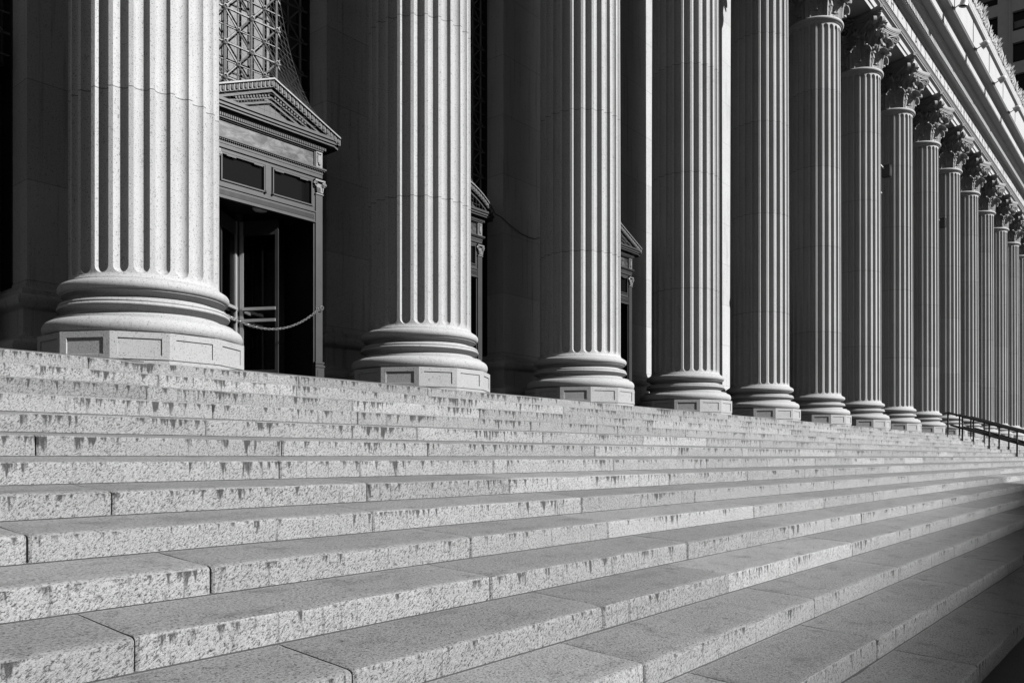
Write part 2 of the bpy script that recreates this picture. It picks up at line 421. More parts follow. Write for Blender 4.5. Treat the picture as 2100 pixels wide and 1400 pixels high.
def capital():
    mb = MB(); zb = 12.985
    def bell(z): return .735 + .02*z + .10*max(0, z/1.55)**4
    mb.lathe([(bell(z), zb+z) for z in (0,.2,.5,.8,1.1,1.3,1.45,1.55)] + [(.80, zb+1.56)], 48)
    def leaf(ang, z0, h, w, cr, lean, lobes):
        nv, nu = 34, 12; path = []
        for k in range(nv+1):
            s = k/nv
            if s < .62:
                zz = h*s/.62; path.append((bell(z0+zz) + .025 + lean*(s/.62)**2, z0+zz))
            else:
                a = 180 - (s-.62)/.38*215
                path.append((bell(z0+h)+.025+lean+cr+cr*math.cos(R(a))*1.0, z0+h+cr*.95*math.sin(R(a))))
        vs = []; fs = []
        for k, (r, z) in enumerate(path):
            s = k/nv
            fr = (s*lobes) % 1.0
            ww = w*(.80+.24*math.sin(min(s/.62,1)*PI*.6))*(1 - .40*fr**1.3*(.35+.65*min(1,s*1.6)))
            if s > .62: ww *= 1-.62*((s-.62)/.38)**1.5
            dr, dz = path[min(k+1,nv)][0]-path[max(k-1,0)][0], path[min(k+1,nv)][1]-path[max(k-1,0)][1]
            L = math.hypot(dr, dz) or 1; nr, nz = dz/L, -dr/L
            for q in range(nu+1):
                u = -1+2*q/nu
                off = -.085*u*u + .026*math.exp(-(u/.12)**2) + .026*math.cos(u*PI*4.0)*(1-.6*abs(u)) - .05*(abs(u)>.7)*fr
                rr = r + nr*off; zz = z + nz*off
                tx = u*ww
                ca, sa = math.cos(ang), math.sin(ang)
                vs.append((rr*ca - tx*sa, rr*sa + tx*ca, zb+zz))
        for k in range(nv):
            for q in range(nu): fs.append((k*(nu+1)+q, k*(nu+1)+q+1, (k+1)*(nu+1)+q+1, (k+1)*(nu+1)+q))
        # give the leaf its thickness
        n0 = len(vs); bm = bmesh.new(); bv = [bm.verts.new(p) for p in vs]
        for f in fs: bm.faces.new([bv[i] for i in f])
        bmesh.ops.recalc_face_normals(bm, faces=bm.faces[:])
        bmesh.ops.solidify(bm, geom=bm.faces[:], thickness=.035)
        bm.verts.index_update()
        mb.add([v.co[:] for v in bm.verts], [[v.index for v in f.verts] for f in bm.faces]); bm.free()
    for k in range(8): leaf(-PI/2 + k*PI/4, .0, .54, .31, .105, .06, 5)
    for k in range(8): leaf(-PI/2 + PI/8 + k*PI/4, .22, .78, .30, .115, .09, 7)
    # caulicoles and corner volutes
    for k in range(4):
        ang = -PI/2 + PI/4 + k*PI/2; d = Vector((math.cos(ang), math.sin(ang), 0)); s = Vector((-d.y, d.x, 0))
        for sg in (-1, 1):
            rot = Matrix.Rotation(sg*.10, 3, 'Z'); dd = rot @ d; ss = Vector((-dd.y, dd.x, 0))
            pts = []; hw = []
            for q in range(9):
                t = q/8; base_off = s*sg*(.42*(1-t)**1.2); rr = .80 + .62*t**1.7
                pts.append(dd*rr + base_off + Vector((0,0,zb+.92+.56*math.sin(t*PI/2)))); hw.append(.04+.02*t)
            c = dd*1.40 + Vector((0,0,zb+1.48-.115))
            for q in range(1, 30):
                t = q/29; a = PI/2 - t*2*PI*1.85; r_ = .115*(1-t)**.8 + .018
                pts.append(c + dd*(r_*math.cos(a)) + Vector((0,0,r_*math.sin(a)))); hw.append(.058)
            mb.ribbon(pts, ss, hw, .020)
        # small calyx leaf under the volute
        leaf(ang, .70, .50, .19, .10, .24, 5)
        for sg in (-1, 1): leaf(ang+sg*.24, .66, .36, .13, .08, .10, 4)
    for k in range(4):
        ang = -PI/2 + k*PI/2; d = Vector((math.cos(ang), math.sin(ang), 0)); s = Vector((-d.y, d.x, 0))
        for sg in (-1, 1):
            pts = []
            for q in range(8):
                t = q/7; pts.append(d*(.82+.05*t) + s*sg*(.40-.16*t) + Vector((0,0,zb+.92+.45*math.sin(t*PI/2))))
            c = d*.90 + s*sg*.18 + Vector((0,0,zb+1.30))
            for q in range(0, 22):
                t = q/21; a = PI/2 + .4 + t*2*PI*1.5; r_ = .16*(1-t)**.8+.015
                pts.append(c - s*sg*(r_*math.cos(a)) * -1 + Vector((0,0,r_*math.sin(a))))
            mb.ribbon(pts, d, .05, .016)
        # fleuron on the abacus
        for q in range(6):
            a = q*PI/3; cc = d*.93 + s*(.13*math.cos(a)) + Vector((0,0,zb+1.68+.13*math.sin(a)))
            mb.lathe([(.001,-.05),(.05,-.03),(.07,0),(.05,.03),(.001,.05)], 8, mat=Matrix.Translation(cc))
        mb.lathe([(.001,-.07),(.07,0),(.001,.07)], 8, mat=Matrix.Translation(d*1.0 + Vector((0,0,zb+1.68))))
    # abacus with hollow sides
    def outline(sc):
        o = []; c = 1.2*sc; m_ = .90*sc
        for k in range(4):
            rot = Matrix.Rotation(k*PI/2, 3, 'Z')
            for q in range(13):
                t = -1+2*q/12; x = t*(c-.06)
                y = -(m_ + (c-m_+.0)*abs(t)**2.0) - (.02 if abs(t) == 1 else 0)
                o.append(rot @ Vector((x, y, 0)))
        return o
    layers = [(.88,1.545),(.925,1.555),(.93,1.60),(.945,1.605),(.95,1.65),(.975,1.655),(.985,1.675),(.985,1.69),(1.0,1.695),(1.0,1.80),(.99,1.815)]
    vs = []; n = 52
    for sc, z in layers: vs += [Vector((p.x, p.y, zb+z)) for p in outline(sc)]
    fs = [(j*n+k, j*n+(k+1)%n, (j+1)*n+(k+1)%n, (j+1)*n+k) for j in range(len(layers)-1) for k in range(n)]
    fs += [tuple(range(n-1,-1,-1)), tuple(range((len(layers)-1)*n, len(layers)*n))]
    mb.add(vs, fs); return mb

col0 = empty('stone_column', (X0, YC, ZL))
plinth().build('plinth', M['plinth'], col0, smooth=20)
column_base().build('column_base', M['carved'], col0, smooth=38)
flute_shaft().build('shaft', M['column'], col0, smooth=33)
capital().build('capital', M['capital'], col0, smooth=45)
ORD = ['first','second','third','fourth','fifth','sixth','seventh','eighth','ninth','tenth','eleventh','twelfth','thirteenth','fourteenth','fifteenth','sixteenth','seventeenth','eighteenth','nineteenth','twentieth']
for i in range(0, NCOL):
    o = col0 if i == 0 else copy_tree(col0)
    o.location = (X0+i*SP, YC, ZL)
    if i == 0: lb = 'thickest looking fluted stone column, beside the chained revolving door at the left'
    elif i == 1: lb = 'second fluted stone column from the left, right of the chained revolving door'
    elif i == 2: lb = 'third fluted stone column from the left, beside the pier with the hanging cable'
    elif i == 5: lb = 'sixth fluted stone column from the left, first whose leafy capital shows'
    elif i == 6: lb = 'seventh fluted stone column from the left, with black box lamp on its shaft'
    else: lb = ORD[i] + ' fluted stone column from the left, on a twelve sided plinth'
    tag(o, lb, 'column', 'fluted columns of the portico', 'thing')

# ------------------------------------------------------------------ building
bld = tag(empty('stone_building', (0, 11, 0)), 'long granite building with a carved entablature behind the row of columns', 'building')
def part(mb, name, mat, smooth=None, parent=None):
    o = mb.build(name, mat, smooth=smooth); p = parent or bld; o.parent = p
    o.matrix_parent_inverse = Matrix.Translation(-Vector(bld.location)) if p is bld else Matrix.Identity(4)
    return o
YP = 10.9
# floor of the portico with its worn front edge
mb = MB(); mb.prism([(13.0,ZL),(8.756,ZL),(8.60,ZL-.022),(8.60,ZL-.15),(13.0,ZL-.15)], XA, XB); part(mb, 'portico_floor', M['pave'])
# rear wall
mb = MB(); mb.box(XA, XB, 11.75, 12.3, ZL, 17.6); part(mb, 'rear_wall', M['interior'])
# ceiling
mb = MB(); mb.box(XA, XB, 10.34, 12.2, 17.36, 17.8)
part(mb, 'portico_ceiling', M['entab'])
def pier():
    mb = MB(); xl, xr, yb = -.80, 1.09, 11.78
    def ring(o, z):   # outline around left, front, right at offset o
        return [(xl-o, yb-YP, z), (xl-o, -o, z), (xr+o, -o, z), (xr+o, yb-YP, z)]
    prof = [(.24,0),(.24,.155)] + [(.14+.105*math.cos(R(a)), .27+.105*math.sin(R(a))) for a in range(-75,76,25)]
    prof += [(.15,.385),(.11,.40),(.075,.43),(.065,.48),(.065,.74)] + [(.07+.085*math.cos(R(a)), .85+.085*math.sin(R(a))) for a in range(-75,76,25)]
    prof += [(.09,.945),(.085,.985),(.05,1.0),(.02,1.04),(0,1.12),(0,14.8)]
    vs = []; fs = []
    for o, z in prof: vs += ring(o, z)
    for j in range(len(prof)-1):
        for k in range(3): fs.append((j*4+k, j*4+k+1, j*4+4+k+1, j*4+4+k))
    mb.add(vs, fs); return mb
pm = pier().build('pier', M['pier'], mesh_only=True, smooth=40)
for i in range(-1, NCOL):
    o = bpy.data.objects.new('pier', pm); COL.objects.link(o); o.parent = bld; o.location = (X0+i*SP, YP-11, ZL)

# entablature, swept along the front
ent = MB()
P = [(10.34,17.335),(8.76,17.335),(8.76,17.475),(8.745,17.485),(8.74,17.50),(8.715,17.505),(8.715,17.70),(8.70,17.71),(8.69,17.73),(8.67,17.735),(8.665,17.76),(8.62,17.765),(8.615,17.80),(8.585,17.82),(8.57,17.86),(8.53,17.89),(8.50,17.92),(8.50,17.955),(8.76,17.965),
     (8.76,18.93),(8.74,18.945),(8.70,18.955),(8.60,18.965),(8.52,18.985),(8.50,19.0),(8.50,19.016),(8.75,19.018),(8.75,19.28),(8.44,19.28),(8.43,19.35),(8.38,19.38),(8.34,19.45),(8.31,19.55),(8.29,19.59),(8.06,19.59),(8.04,19.575),(7.99,19.575),(7.985,19.60),(10.34,19.60)]
ent.prism(P, XA, XB)
ento = part(ent, 'entablature', M['entab'])
# leaf band and dentils as carved courses
mb = MB(); x = 25.0
while x < XB:   # waterleaf band under the frieze
    mb.add([(x,8.575,17.835),(x+.06,8.545,17.88),(x+.12,8.575,17.835),(x+.06,8.49,17.915),(x+.0,8.505,17.915),(x+.12,8.505,17.915),(x+.06,8.60,17.80)], [(0,6,1),(6,2,1),(0,1,4),(1,2,5),(1,5,3),(1,3,4)])
    x += .135
part(mb, 'carved_band', M['carved'], parent=ento).matrix_parent_inverse = Matrix.Identity(4)
mb = MB(); x = 25.0
while x < XB:
    mb.box(x, x+.128, 8.45, 8.745, 19.02, 19.277); x += .21
part(mb, 'dentil_course', M['entab'], parent=ento)
mb = MB(); x = 25.0
while x < XB:   # egg moulding below the dentils
    mb.lathe([(.001,-.08),(.03,-.06),(.038,0),(.03,.06),(.001,.08)], 6, mat=Matrix.Translation((x, 8.62, 18.968)) @ Matrix.Rotation(R(84), 4, 'X'))
    mb.bar((x+.08, 8.70, 18.945), (x+.08, 8.54, 18.955), .012, 4); x += .16
part(mb, 'egg_moulding', M['carved'], parent=ento, smooth=50)
# inscription
def letters():
    txt = 'NEITHER·SNOW·NOR·RAIN·NOR·HEAT·NOR·GLOOM·OF·NIGHT·STAYS·THESE·COURIERS·FROM·THE·SWIFT·COMPLETION·OF·THEIR·APPOINTED·ROUNDS'
    mb = MB(); i0 = txt.index('STAYS'); x = 35.41
    adv = lambda c: .50 if c == '·' else .42 if c == 'I' else .86 if c in 'MW' else .755
    pos = {}
    xx = 35.41
    for k in range(i0, len(txt)):
        pos[k] = xx; xx += (adv(txt[k]) + (adv(txt[k+1]) if k+1 < len(txt) else .7))/2
    xx = 35.41
    for k in range(i0-1, -1, -1):
        xx -= (adv(txt[k]) + adv(txt[k+1]))/2; pos[k] = xx
    glyph = {}
    for c in set(txt) - {'·'}:
        cu = bpy.data.curves.new('glyph', 'FONT'); cu.body = c; cu.size = .72; cu.align_x = 'CENTER'; cu.resolution_u = 3
        ob = bpy.data.objects.new('glyph', cu); COL.objects.link(ob); bpy.context.view_layer.update()
        me = bpy.data.meshes.new_from_object(ob.evaluated_get(bpy.context.evaluated_depsgraph_get()))
        glyph[c] = ([v.co.copy() for v in me.vertices], [tuple(p.vertices) for p in me.polygons])
        bpy.data.objects.remove(ob); bpy.data.curves.remove(cu); bpy.data.meshes.remove(me)
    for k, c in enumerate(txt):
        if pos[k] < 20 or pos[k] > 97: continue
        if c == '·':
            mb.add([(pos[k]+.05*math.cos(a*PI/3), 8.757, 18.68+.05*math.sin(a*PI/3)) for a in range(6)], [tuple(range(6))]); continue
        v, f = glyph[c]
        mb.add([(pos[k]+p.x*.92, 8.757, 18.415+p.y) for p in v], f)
    return mb
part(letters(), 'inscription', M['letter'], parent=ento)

# cornice in blocks with open joints
mb = MB()
xs = [38.63+SP*k for k in range(-11, 14)]
for a, b in zip(xs[:-1], xs[1:]):
    mb.prism([(10.3,19.603),(7.97,19.603),(7.97,19.985),(7.955,20.0),(7.955,20.035),(10.3,20.035)], a+.02, b-.02)
mb.box(xs[0], xs[-1], 8.03, 10.29, 19.607, 20.03)
mb.prism([(10.3,20.038),(7.965,20.038),(7.95,20.05),(7.90,20.06),(7.82,20.065),(7.74,20.075),(7.67,20.10),(7.63,20.145),(7.62,20.15),(7.62,20.215),(10.3,20.26)], XA, XB)
part(mb, 'cornice', M['entab'])
# attic storey set back, with crown moulding
mb = MB()
mb.box(XA, XB, 9.0, 12.3, 20.2, 24.9)
xs = [49.5+SP*k for k in range(-13, 12)]
for a, b in zip(xs[:-1], xs[1:]):
    mb.box(a+.09, b-.09, 8.95, 9.02, 20.2, 24.80)
mb.prism([(12.3,24.50),(8.94,24.63),(8.90,24.64),(8.89,24.66),(8.83,24.67),(8.815,24.69),(8.815,24.80),(8.805,24.81),(8.80,24.84),(8.80,25.0),(8.79,25.02),(8.79,25.11),(8.9,25.13),(12.3,25.2)], XA, XB)
attic = part(mb, 'attic', M['entab'])
# antefixes on the attic
def petal(mb, base, tip, w, curl=0.0, th=.05):
    """flat tapering leaf from base to tip, its point curling forward"""
    base, tip = Vector(base), Vector(tip); d = tip-base; L = d.length; d.normalize()
    side = d.cross(Vector((0,1,0)));
    if side.length < .05: side = Vector((1,0,0))
    side.normalize(); nn = side.cross(d)
    vs = []; n = 7
    for k in range(n+1):
        t = k/n; ww = w*math.sin(PI*min(1, .12+.88*t)**.8)**.8 if t < 1 else .004
        c = base + d*L*t + Vector((0,-1,0))*curl*t**3 - Vector((0,0,1))*abs(curl)*.8*max(0, t-.75)**2*6
        vs += [c-side*ww, c+nn*th*(1-.6*t), c+side*ww, c-nn*th*(1-.6*t)]
    fs = [(k*4+q, k*4+(q+1)%4, k*4+4+(q+1)%4, k*4+4+q) for k in range(n) for q in range(4)] + [(3,2,1,0), tuple(range(n*4, n*4+4))]
    mb.add(vs, fs)
def antefix(h, petals, spread):
    mb = MB()
    for k in range(petals):
        t = -1+2*k/(petals-1); a = t*spread; L = h*(1-.42*abs(t)**1.6)
        petal(mb, (math.sin(a)*.08, 0, .14), (math.sin(a)*L, -.05, .14+math.cos(a)*L), .115, .07)
    for sg in (-1, 1):
        pts = [Vector((sg*(.22+.16*math.cos(q*.45)*(1-q/17)), -.07, .16+.16*math.sin(q*.45)*(1-q/17))) for q in range(15)]
        mb.tube(pts, .04, 5)
    mb.box(-.40, .40, -.07, .10, -.04, .10)
    return mb
ant_a = antefix(.85, 7, .95).build('antefix', M['entab'], mesh_only=True, smooth=40)
ant_b = antefix(.60, 7, 1.15).build('antefix', M['carved'], mesh_only=True, smooth=40)
def finial():     # leafy stem with curled leaves
    mb = MB(); mb.lathe([(.15,0),(.20,.08),(.12,.2),(.08,.5),(.10,.58),(.06,.66),(.05,.95),(.001,1.0)], 8)
    for z, n, r, w, up in ((.08,7,.28,.13,.34),(.40,7,.27,.14,.30),(.74,7,.24,.12,.26)):
        for a in range(n):
            d = Vector((math.cos(a*2*PI/n+z), math.sin(a*2*PI/n+z), 0)); petal(mb, d*.05+Vector((0,0,z)), d*r+Vector((0,0,z+up)), w, .05)
    return mb
ant_d = finial().build('antefix', M['entab'], mesh_only=True, smooth=40)
def spike():      # tall bud shaped antefix
    mb = MB(); mb.lathe([(.20,0),(.26,.10),(.24,.32),(.19,.60),(.13,.90),(.075,1.10),(.035,1.22),(.001,1.28)], 10)
    for a in range(6):
        d = Vector((math.cos(a*PI/3+.4), math.sin(a*PI/3+.4), 0)); petal(mb, d*.18, d*.27+Vector((0,0,.62)), .13, .03)
    return mb
ant_c = spike().build('antefix', M['entab'], mesh_only=True, smooth=40)
for k in range(-2, 10):
    for dx, me, sc in ((0, ant_c, .86), (.62, ant_b, 1.0), (1.25, ant_a, .85), (1.9, ant_b, 1.1), (2.5, ant_a, 1.0), (3.05, ant_d, 1.05), (3.65, ant_a, .95), (4.05, ant_b, 1.0)):
        o = bpy.data.objects.new('antefix', me); COL.objects.link(o); o.parent = attic
        o.matrix_parent_inverse = Matrix.Identity(4); o.location = (52.9+k*SP+dx, 8.89, 25.14); o.scale = (sc, sc, sc)

# ------------------------------------------------------------------ doorways and grilles
def doorway(kind):
    """local frame: x = 0 on the bay centre, y = 0 at the jamb face, z = 0 at the floor"""
    root = empty('doorway'); J = M['bronze_jamb']; B, D, K = M['bronze_pale'], M['bronze'], M['bronze_black']
    m = MB()    # vestibule sides, roof, back
    m.box(-1.08,-.98,.052,1.0,0,3.8); m.box(.98,1.08,.052,1.0,0,3.8); m.box(-1.08,1.08,.052,1.0,3.80,3.9); m.box(-.979,.979,.052,1.7,2.70,2.78)
    m.build('vestibule', K, root)
    for sg in (-1, 1):
        m = MB(); a, b = sorted((sg*.955, sg*1.10))
        m.box(a, b, -.03, .03, .43, 3.06)
        m.box(a-.02, b+.02, -.05, .03, 0, .34); m.box(a-.03, b+.03, -.06, .03, .345, .375); m.box(a-.012, b+.012, -.042, .03, .378, .40); m.box(a-.022, b+.022, -.052, .03, .403, .43)
        m.box(a+.02, b-.02, -.056, -.045, .06, .30)
        m.build('jamb', J, root)
        m = MB()
        m.box(a-.015, b+.015, -.045, .03, 3.062, 3.074)
        m.box(a+.006, b-.006, -.042, .03, 3.075, 3.23); m.box(a-.035, b+.035, -.065, .03, 3.262, 3.29)
        for s2 in (-1, 1):   # scrolls of the capital
            c = Vector((((a+b)/2) + s2*.085, -.05, 3.215)); pts = [c + Vector((s2*math.cos(q*.45)*.045*(1-q/26), 0, math.sin(q*.45)*.045*(1-q/26))) for q in range(22)]
            m.tube(pts, .013, 5)
        for q in range(5): m.bar(((a+b)/2+(q-2)*.026, -.05, 3.09), ((a+b)/2+(q-2)*.034, -.052, 3.17), .010, 5)
        m.build('jamb_capital', B, root, smooth=40)
        m = MB(); m.box(*sorted((sg*.925, sg*.95)), -.005, .03, 0, 3.05); m.build('inner_frame', J, root)
        # corner block of the frieze with a small shield
        m = MB(); m.box(a+.005, b-.005, -.035, .05, 3.478, 3.742); m.box(a+.035, b-.035, -.048, -.034, 3.56, 3.68); m.box(a+.05, b-.05, -.056, -.047, 3.53, 3.56); m.box(a+.03, b-.03, -.05, -.034, 3.70, 3.72)
        m.build('corner_block', B, root)
    m = MB()    # reeded lintel
    m.box(-.95,.95,-.02,.04,2.632,2.77); m.box(-.95,.95,-.035,.04,2.772,2.79); m.box(-.95,.95,-.03,.04,2.615,2.63)
    for q in range(94): m.box(-.94+q*.02, -.94+q*.02+.011, -.028, -.019, 2.665, 2.735)
    m.build('lintel', J, root)
    m = MB()    # transom frame
    for z0, z1 in ((2.795,2.85),(3.275,3.325)): m.box(-.95,.95,-.01,.04,z0,z1)
    for x0, x1 in ((-.95,-.90),(-.055,.055),(.90,.95)): m.box(x0,x1,-.012,.04,2.852,3.273)
    for sg in (-1, 1):
        for z0, z1 in ((2.862,2.882),(3.243,3.263)): m.box(*sorted((sg*.075, sg*.885)), -.028, -.008, z0, z1)
        for xx in (.075, .865): m.box(*sorted((sg*xx, sg*(xx+.02))), -.028, -.008, 2.884, 3.241)
        for xx in (.12, .62): m.box(*sorted((sg*xx, sg*(xx+.17))), -.034, -.026, 3.226, 3.242)
        m.lathe([(.001,-.02),(.022,0),(.001,.05)], 8, mat=Matrix.Translation((sg*.07,-.03,2.86)))
    m.build('transom_frame', J, root)
    for sg in (-1, 1):
        m = MB(); m.box(*sorted((sg*.06, sg*.90)), .012, .02, 2.851, 3.274); m.build('transom_pane', M['glass'], root)
    m = MB()    # architrave and ledge
    m.box(-1.10,1.10,-.03,.05,3.33,3.385); m.box(-1.105,1.105,-.037,.05,3.387,3.43); m.box(-1.15,1.15,-.075,.05,3.452,3.475)
    for q in range(62): m.box(-1.12+q*.0365, -1.12+q*.0365+.021, -.062, -.03, 3.432, 3.451)
    m.build('architrave', D, root)
    m = MB(); m.box(-.94,.94,-.004,.05,3.495,3.735); m.build('frieze_panel', M['bronze_shiny'], root)
    m = MB(); m.box(-.955,.955,-.025,.0,3.478,3.494); m.box(-.955,.955,-.025,.0,3.725,3.742); m.box(.93,.955,-.025,0,3.495,3.724); m.box(-.955,-.93,-.025,0,3.495,3.724); m.build('frieze_frame', J, root)
    yf = -.15
    m = MB()    # horizontal cornice
    m.box(-1.10,1.10,-.05,.05,3.745,3.765)
    for q in range(60): m.box(-1.13+q*.0382, -1.13+q*.0382+.024, -.065, -.02, 3.767, 3.808)
    m.box(-1.11,1.11,-.03,.05,3.768,3.86); m.box(-1.30,1.30,yf+.04,.05,3.862,3.895); m.box(-1.33,1.33,yf+.02,.05,3.897,3.94); m.box(-1.36,1.36,yf,.05,3.942,3.985)
    m.build('door_cornice', D, root)
    # pediment
    m = MB(); half = 1.385; zb = 4.005
    if kind == 'gable':
        path = [(-half, zb), (0, 4.53), (half, zb)]
    else:
        rr = (half**2 + .52**2)/(2*.52); a0 = math.asin(half/rr); path = [(rr*math.sin(t*a0/9), zb+.52-rr*(1-math.cos(t*a0/9))) for t in range(-9, 10)]
    def slab(off0, off1, y0, y1):
        n = len(path); vs = []; fs = []
        for k, (x, z) in enumerate(path): vs += [(x, y0, z+off0), (x, y0, z+off1), (x, y1, z+off1), (x, y1, z+off0)]
        for k in range(n-1):
            for q in range(4): fs.append((k*4+q, k*4+(q+1)%4, k*4+4+(q+1)%4, k*4+4+q))
        fs += [(3,2,1,0), tuple(range((n-1)*4, n*4))]; m.add(vs, fs)
    slab(-.115, -.010, yf+.012, .8); slab(-.175, -.118, yf+.05, .8); m.build('pediment', J, root, smooth=40)
    m = MB(); slab(-.008, .016, yf-.02, .8)
    # egg row along the raking face
    seglen = [math.hypot(path[k+1][0]-path[k][0], path[k+1][1]-path[k][1]) for k in range(len(path)-1)]
    tot = sum(seglen); ne = 34
    for q in range(ne):
        s = (q+.5)/ne*tot; k = 0
        while s > seglen[k] and k < len(seglen)-1: s -= seglen[k]; k += 1
        t = s/seglen[k]; x = path[k][0]+(path[k+1][0]-path[k][0])*t; z = path[k][1]+(path[k+1][1]-path[k][1])*t - .062
        m.lathe([(.001,-.042),(.022,-.03),(.028,0),(.02,.03),(.001,.042)], 7, mat=Matrix.Translation((x, yf+.012, z)))
        x2 = x + .5*tot/ne*(path[k+1][0]-path[k][0])/seglen[k]; z2 = z + .5*tot/ne*(path[k+1][1]-path[k][1])/seglen[k]
        m.bar((x2, yf+.008, z2-.045), (x2, yf+.008, z2+.045), .008, 4)
    m.build('pediment_moulding', B, root, smooth=40)
    m = MB()    # tympanum with inner gable
    m.box(-1.1,1.1,.0,.05,3.98,4.05)
    if kind == 'gable': m.add([(-1.2,-.0,3.99),(1.2,-.0,3.99),(0,-.0,4.40)], [(0,1,2)])
    else: m.add([(x*.93,-.0,3.99+(z-zb)*.8) for x, z in path], [tuple(range(len(path)))])
    for sg in (-1, 1):
        m.bar((sg*.62,-.05,4.0), (0,-.05,4.215), .022); m.bar((sg*.80,-.07,4.0), (0,-.07,4.275), .018)
        for q in range(12): m.box(*sorted((sg*(.05+q*.055), sg*(.08+q*.055))), -.10, -.06, 4.268-q*.0187, 4.298-q*.0187)
    m.add([(-.6,-.03,3.99),(.6,-.03,3.99),(0,-.03,4.19)], [(0,1,2)])
    m.build('tympanum', D, root)
    # bird netting hung from the gable up the grille and across the gable
    m = MB()
    top = lambda x: 4.55 - .525*abs(x)/half if kind == 'gable' else 4.55-.52*(abs(x)/half)**2
    def net(u, t):     # u along the gable, t up the curtain of the net
        x = u*.92; return Vector((x*(1-.26*t), yf-.01 + .95*(1-(1-t)**2), top(x) + 3.6*t**1.25))
    for q in range(19):
        u = -1+2*q/18; pts = [net(u, t/8) for t in range(9)]
        for a, b in zip(pts[:-1], pts[1:]): m.bar(a, b, .0016, 3)
    for q in range(0, 30):
        pts = [net(-1+2*k/8, q/30) for k in range(9)]
        for a, b in zip(pts[:-1], pts[1:]): m.bar(a, b, .0016, 3)
    for q in range(26):
        x = -1.32+q*.105; zt = top(x)-.17
        if zt > 4.0: m.bar((x, yf+.03, 3.985), (x, yf+.03, zt), .0013, 3)
    for q in range(1, 5):
        z = 3.985+q*.08; w = 1.15-q*.23; m.bar((-w, yf+.03, z), (w, yf+.03, z), .0013, 3)
    m.build('bird_net', M['net'], root)
    # revolving door
    m = MB(); m.lathe([(.035,0),(.035,2.60),(.09,2.61),(.09,2.69)], 12, 0, .80, caps=True); m.build('door_post', D, root)
    for q in range(4):
        a = R(-58.3 + 90*q) ; d = Vector((math.cos(a), math.sin(a), 0)); s = Vector((-d.y, d.x, 0)); o0 = Vector((0, .80, 0))
        m = MB()
        def slabw(u0, u1, z0, z1, th):
            vs = []
            for z in (z0, z1):
                for u, t in ((u0,-th),(u1,-th),(u1,th),(u0,th)): vs.append(o0 + d*u + s*t + Vector((0,0,z)))
            m.add(vs, [(0,3,2,1),(4,5,6,7),(0,1,5,4),(1,2,6,5),(2,3,7,6),(3,0,4,7)])
        slabw(.65,.70,.02,2.58,.022); slabw(.112,.648,.02,.28,.020); slabw(.112,.648,2.36,2.58,.020)
        w = m.build('revolving_wing', D, root)
        m = MB(); slabw(.05,.11,.02,2.58,.022); m.build('wing_stile', M['brushed'], w)
        m = MB()
        for z in (1.02, 1.20): slabw(.10,.66,z,z+.045,.050)
        m.build('push_bar', M['brushed'], w)
        m = MB(); slabw(.112,.648,.282,2.358,.004); m.build('wing_glass', M['clear'], w)
    m = MB()    # curved drum walls behind
    for sg in (-1, 1):
        pts = []
        for q in range(13):
            a = R(-35+70*q/12); pts.append((sg*.76*math.cos(a), .80+.76*math.sin(a)))
        for (xa, ya), (xb, yb) in zip(pts[:-1], pts[1:]):
            m.add([(xa,ya,0),(xb,yb,0),(xb,yb,2.70),(xa,ya,2.70)], [(0,1,2,3)])
    m.build('drum_wall', K, root)
    m = MB()    # inner doors seen through the glass
    for x in (-.8,-.42,-.05,.05,.42,.8): m.box(x-.035,x+.035,1.62,1.66,0,2.69)
    for z in (0,1.0,2.2): m.box(-.9,.9,1.63,1.65,z+.01,z+.09)
    m.build('inner_door', J, root)
    m = MB()
    for x0_, x1_ in ((-.765,-.455),(-.385,-.085),(.085,.385),(.455,.765)): m.box(x0_, x1_, 1.645, 1.65, .1, 2.2)
    m.build('inner_glass', M['lobby_glass'], root)
    m = MB(); m.lathe([(.001,2.66),(.10,2.665),(.13,2.69),(.13,2.699)], 20, .05, .25); m.build('ceiling_lamp', M['white'], root, smooth=40)
    return root
t = NT('polished_bronze'); tc = t.n('ShaderNodeTexCoord').outputs['Object']
nz = t.noise(t.vscale(tc, (1.5, 1, 3)), 3.0, 4, .65, .6)
t.bsdf(t.math('ADD', .0, t.math('MULTIPLY', t.step(nz, .35, .75), .055)), t.math('ADD', .3, t.math('MULTIPLY', nz, .3)), .5, t.bump(nz, .05, .03), .2); M['bronze_shiny'] = t.m
gable = doorway('gable'); bow = doorway('bow')
DY = {0: .9, 1: 0.0, 2: .68, 3: -.1, 4: .3, 5: .3}
used = {}
for k in range(0, 6):
    src = gable if k % 2 else bow
    o = src if src.name not in used else copy_tree(src); used[src.name] = 1
    o.parent = bld; o.matrix_parent_inverse = Matrix.Identity(4)
    o.location = (X0+(k-.5)*SP, 10.4+DY[k]-11, ZL); o.scale = (.868, 1, .976)

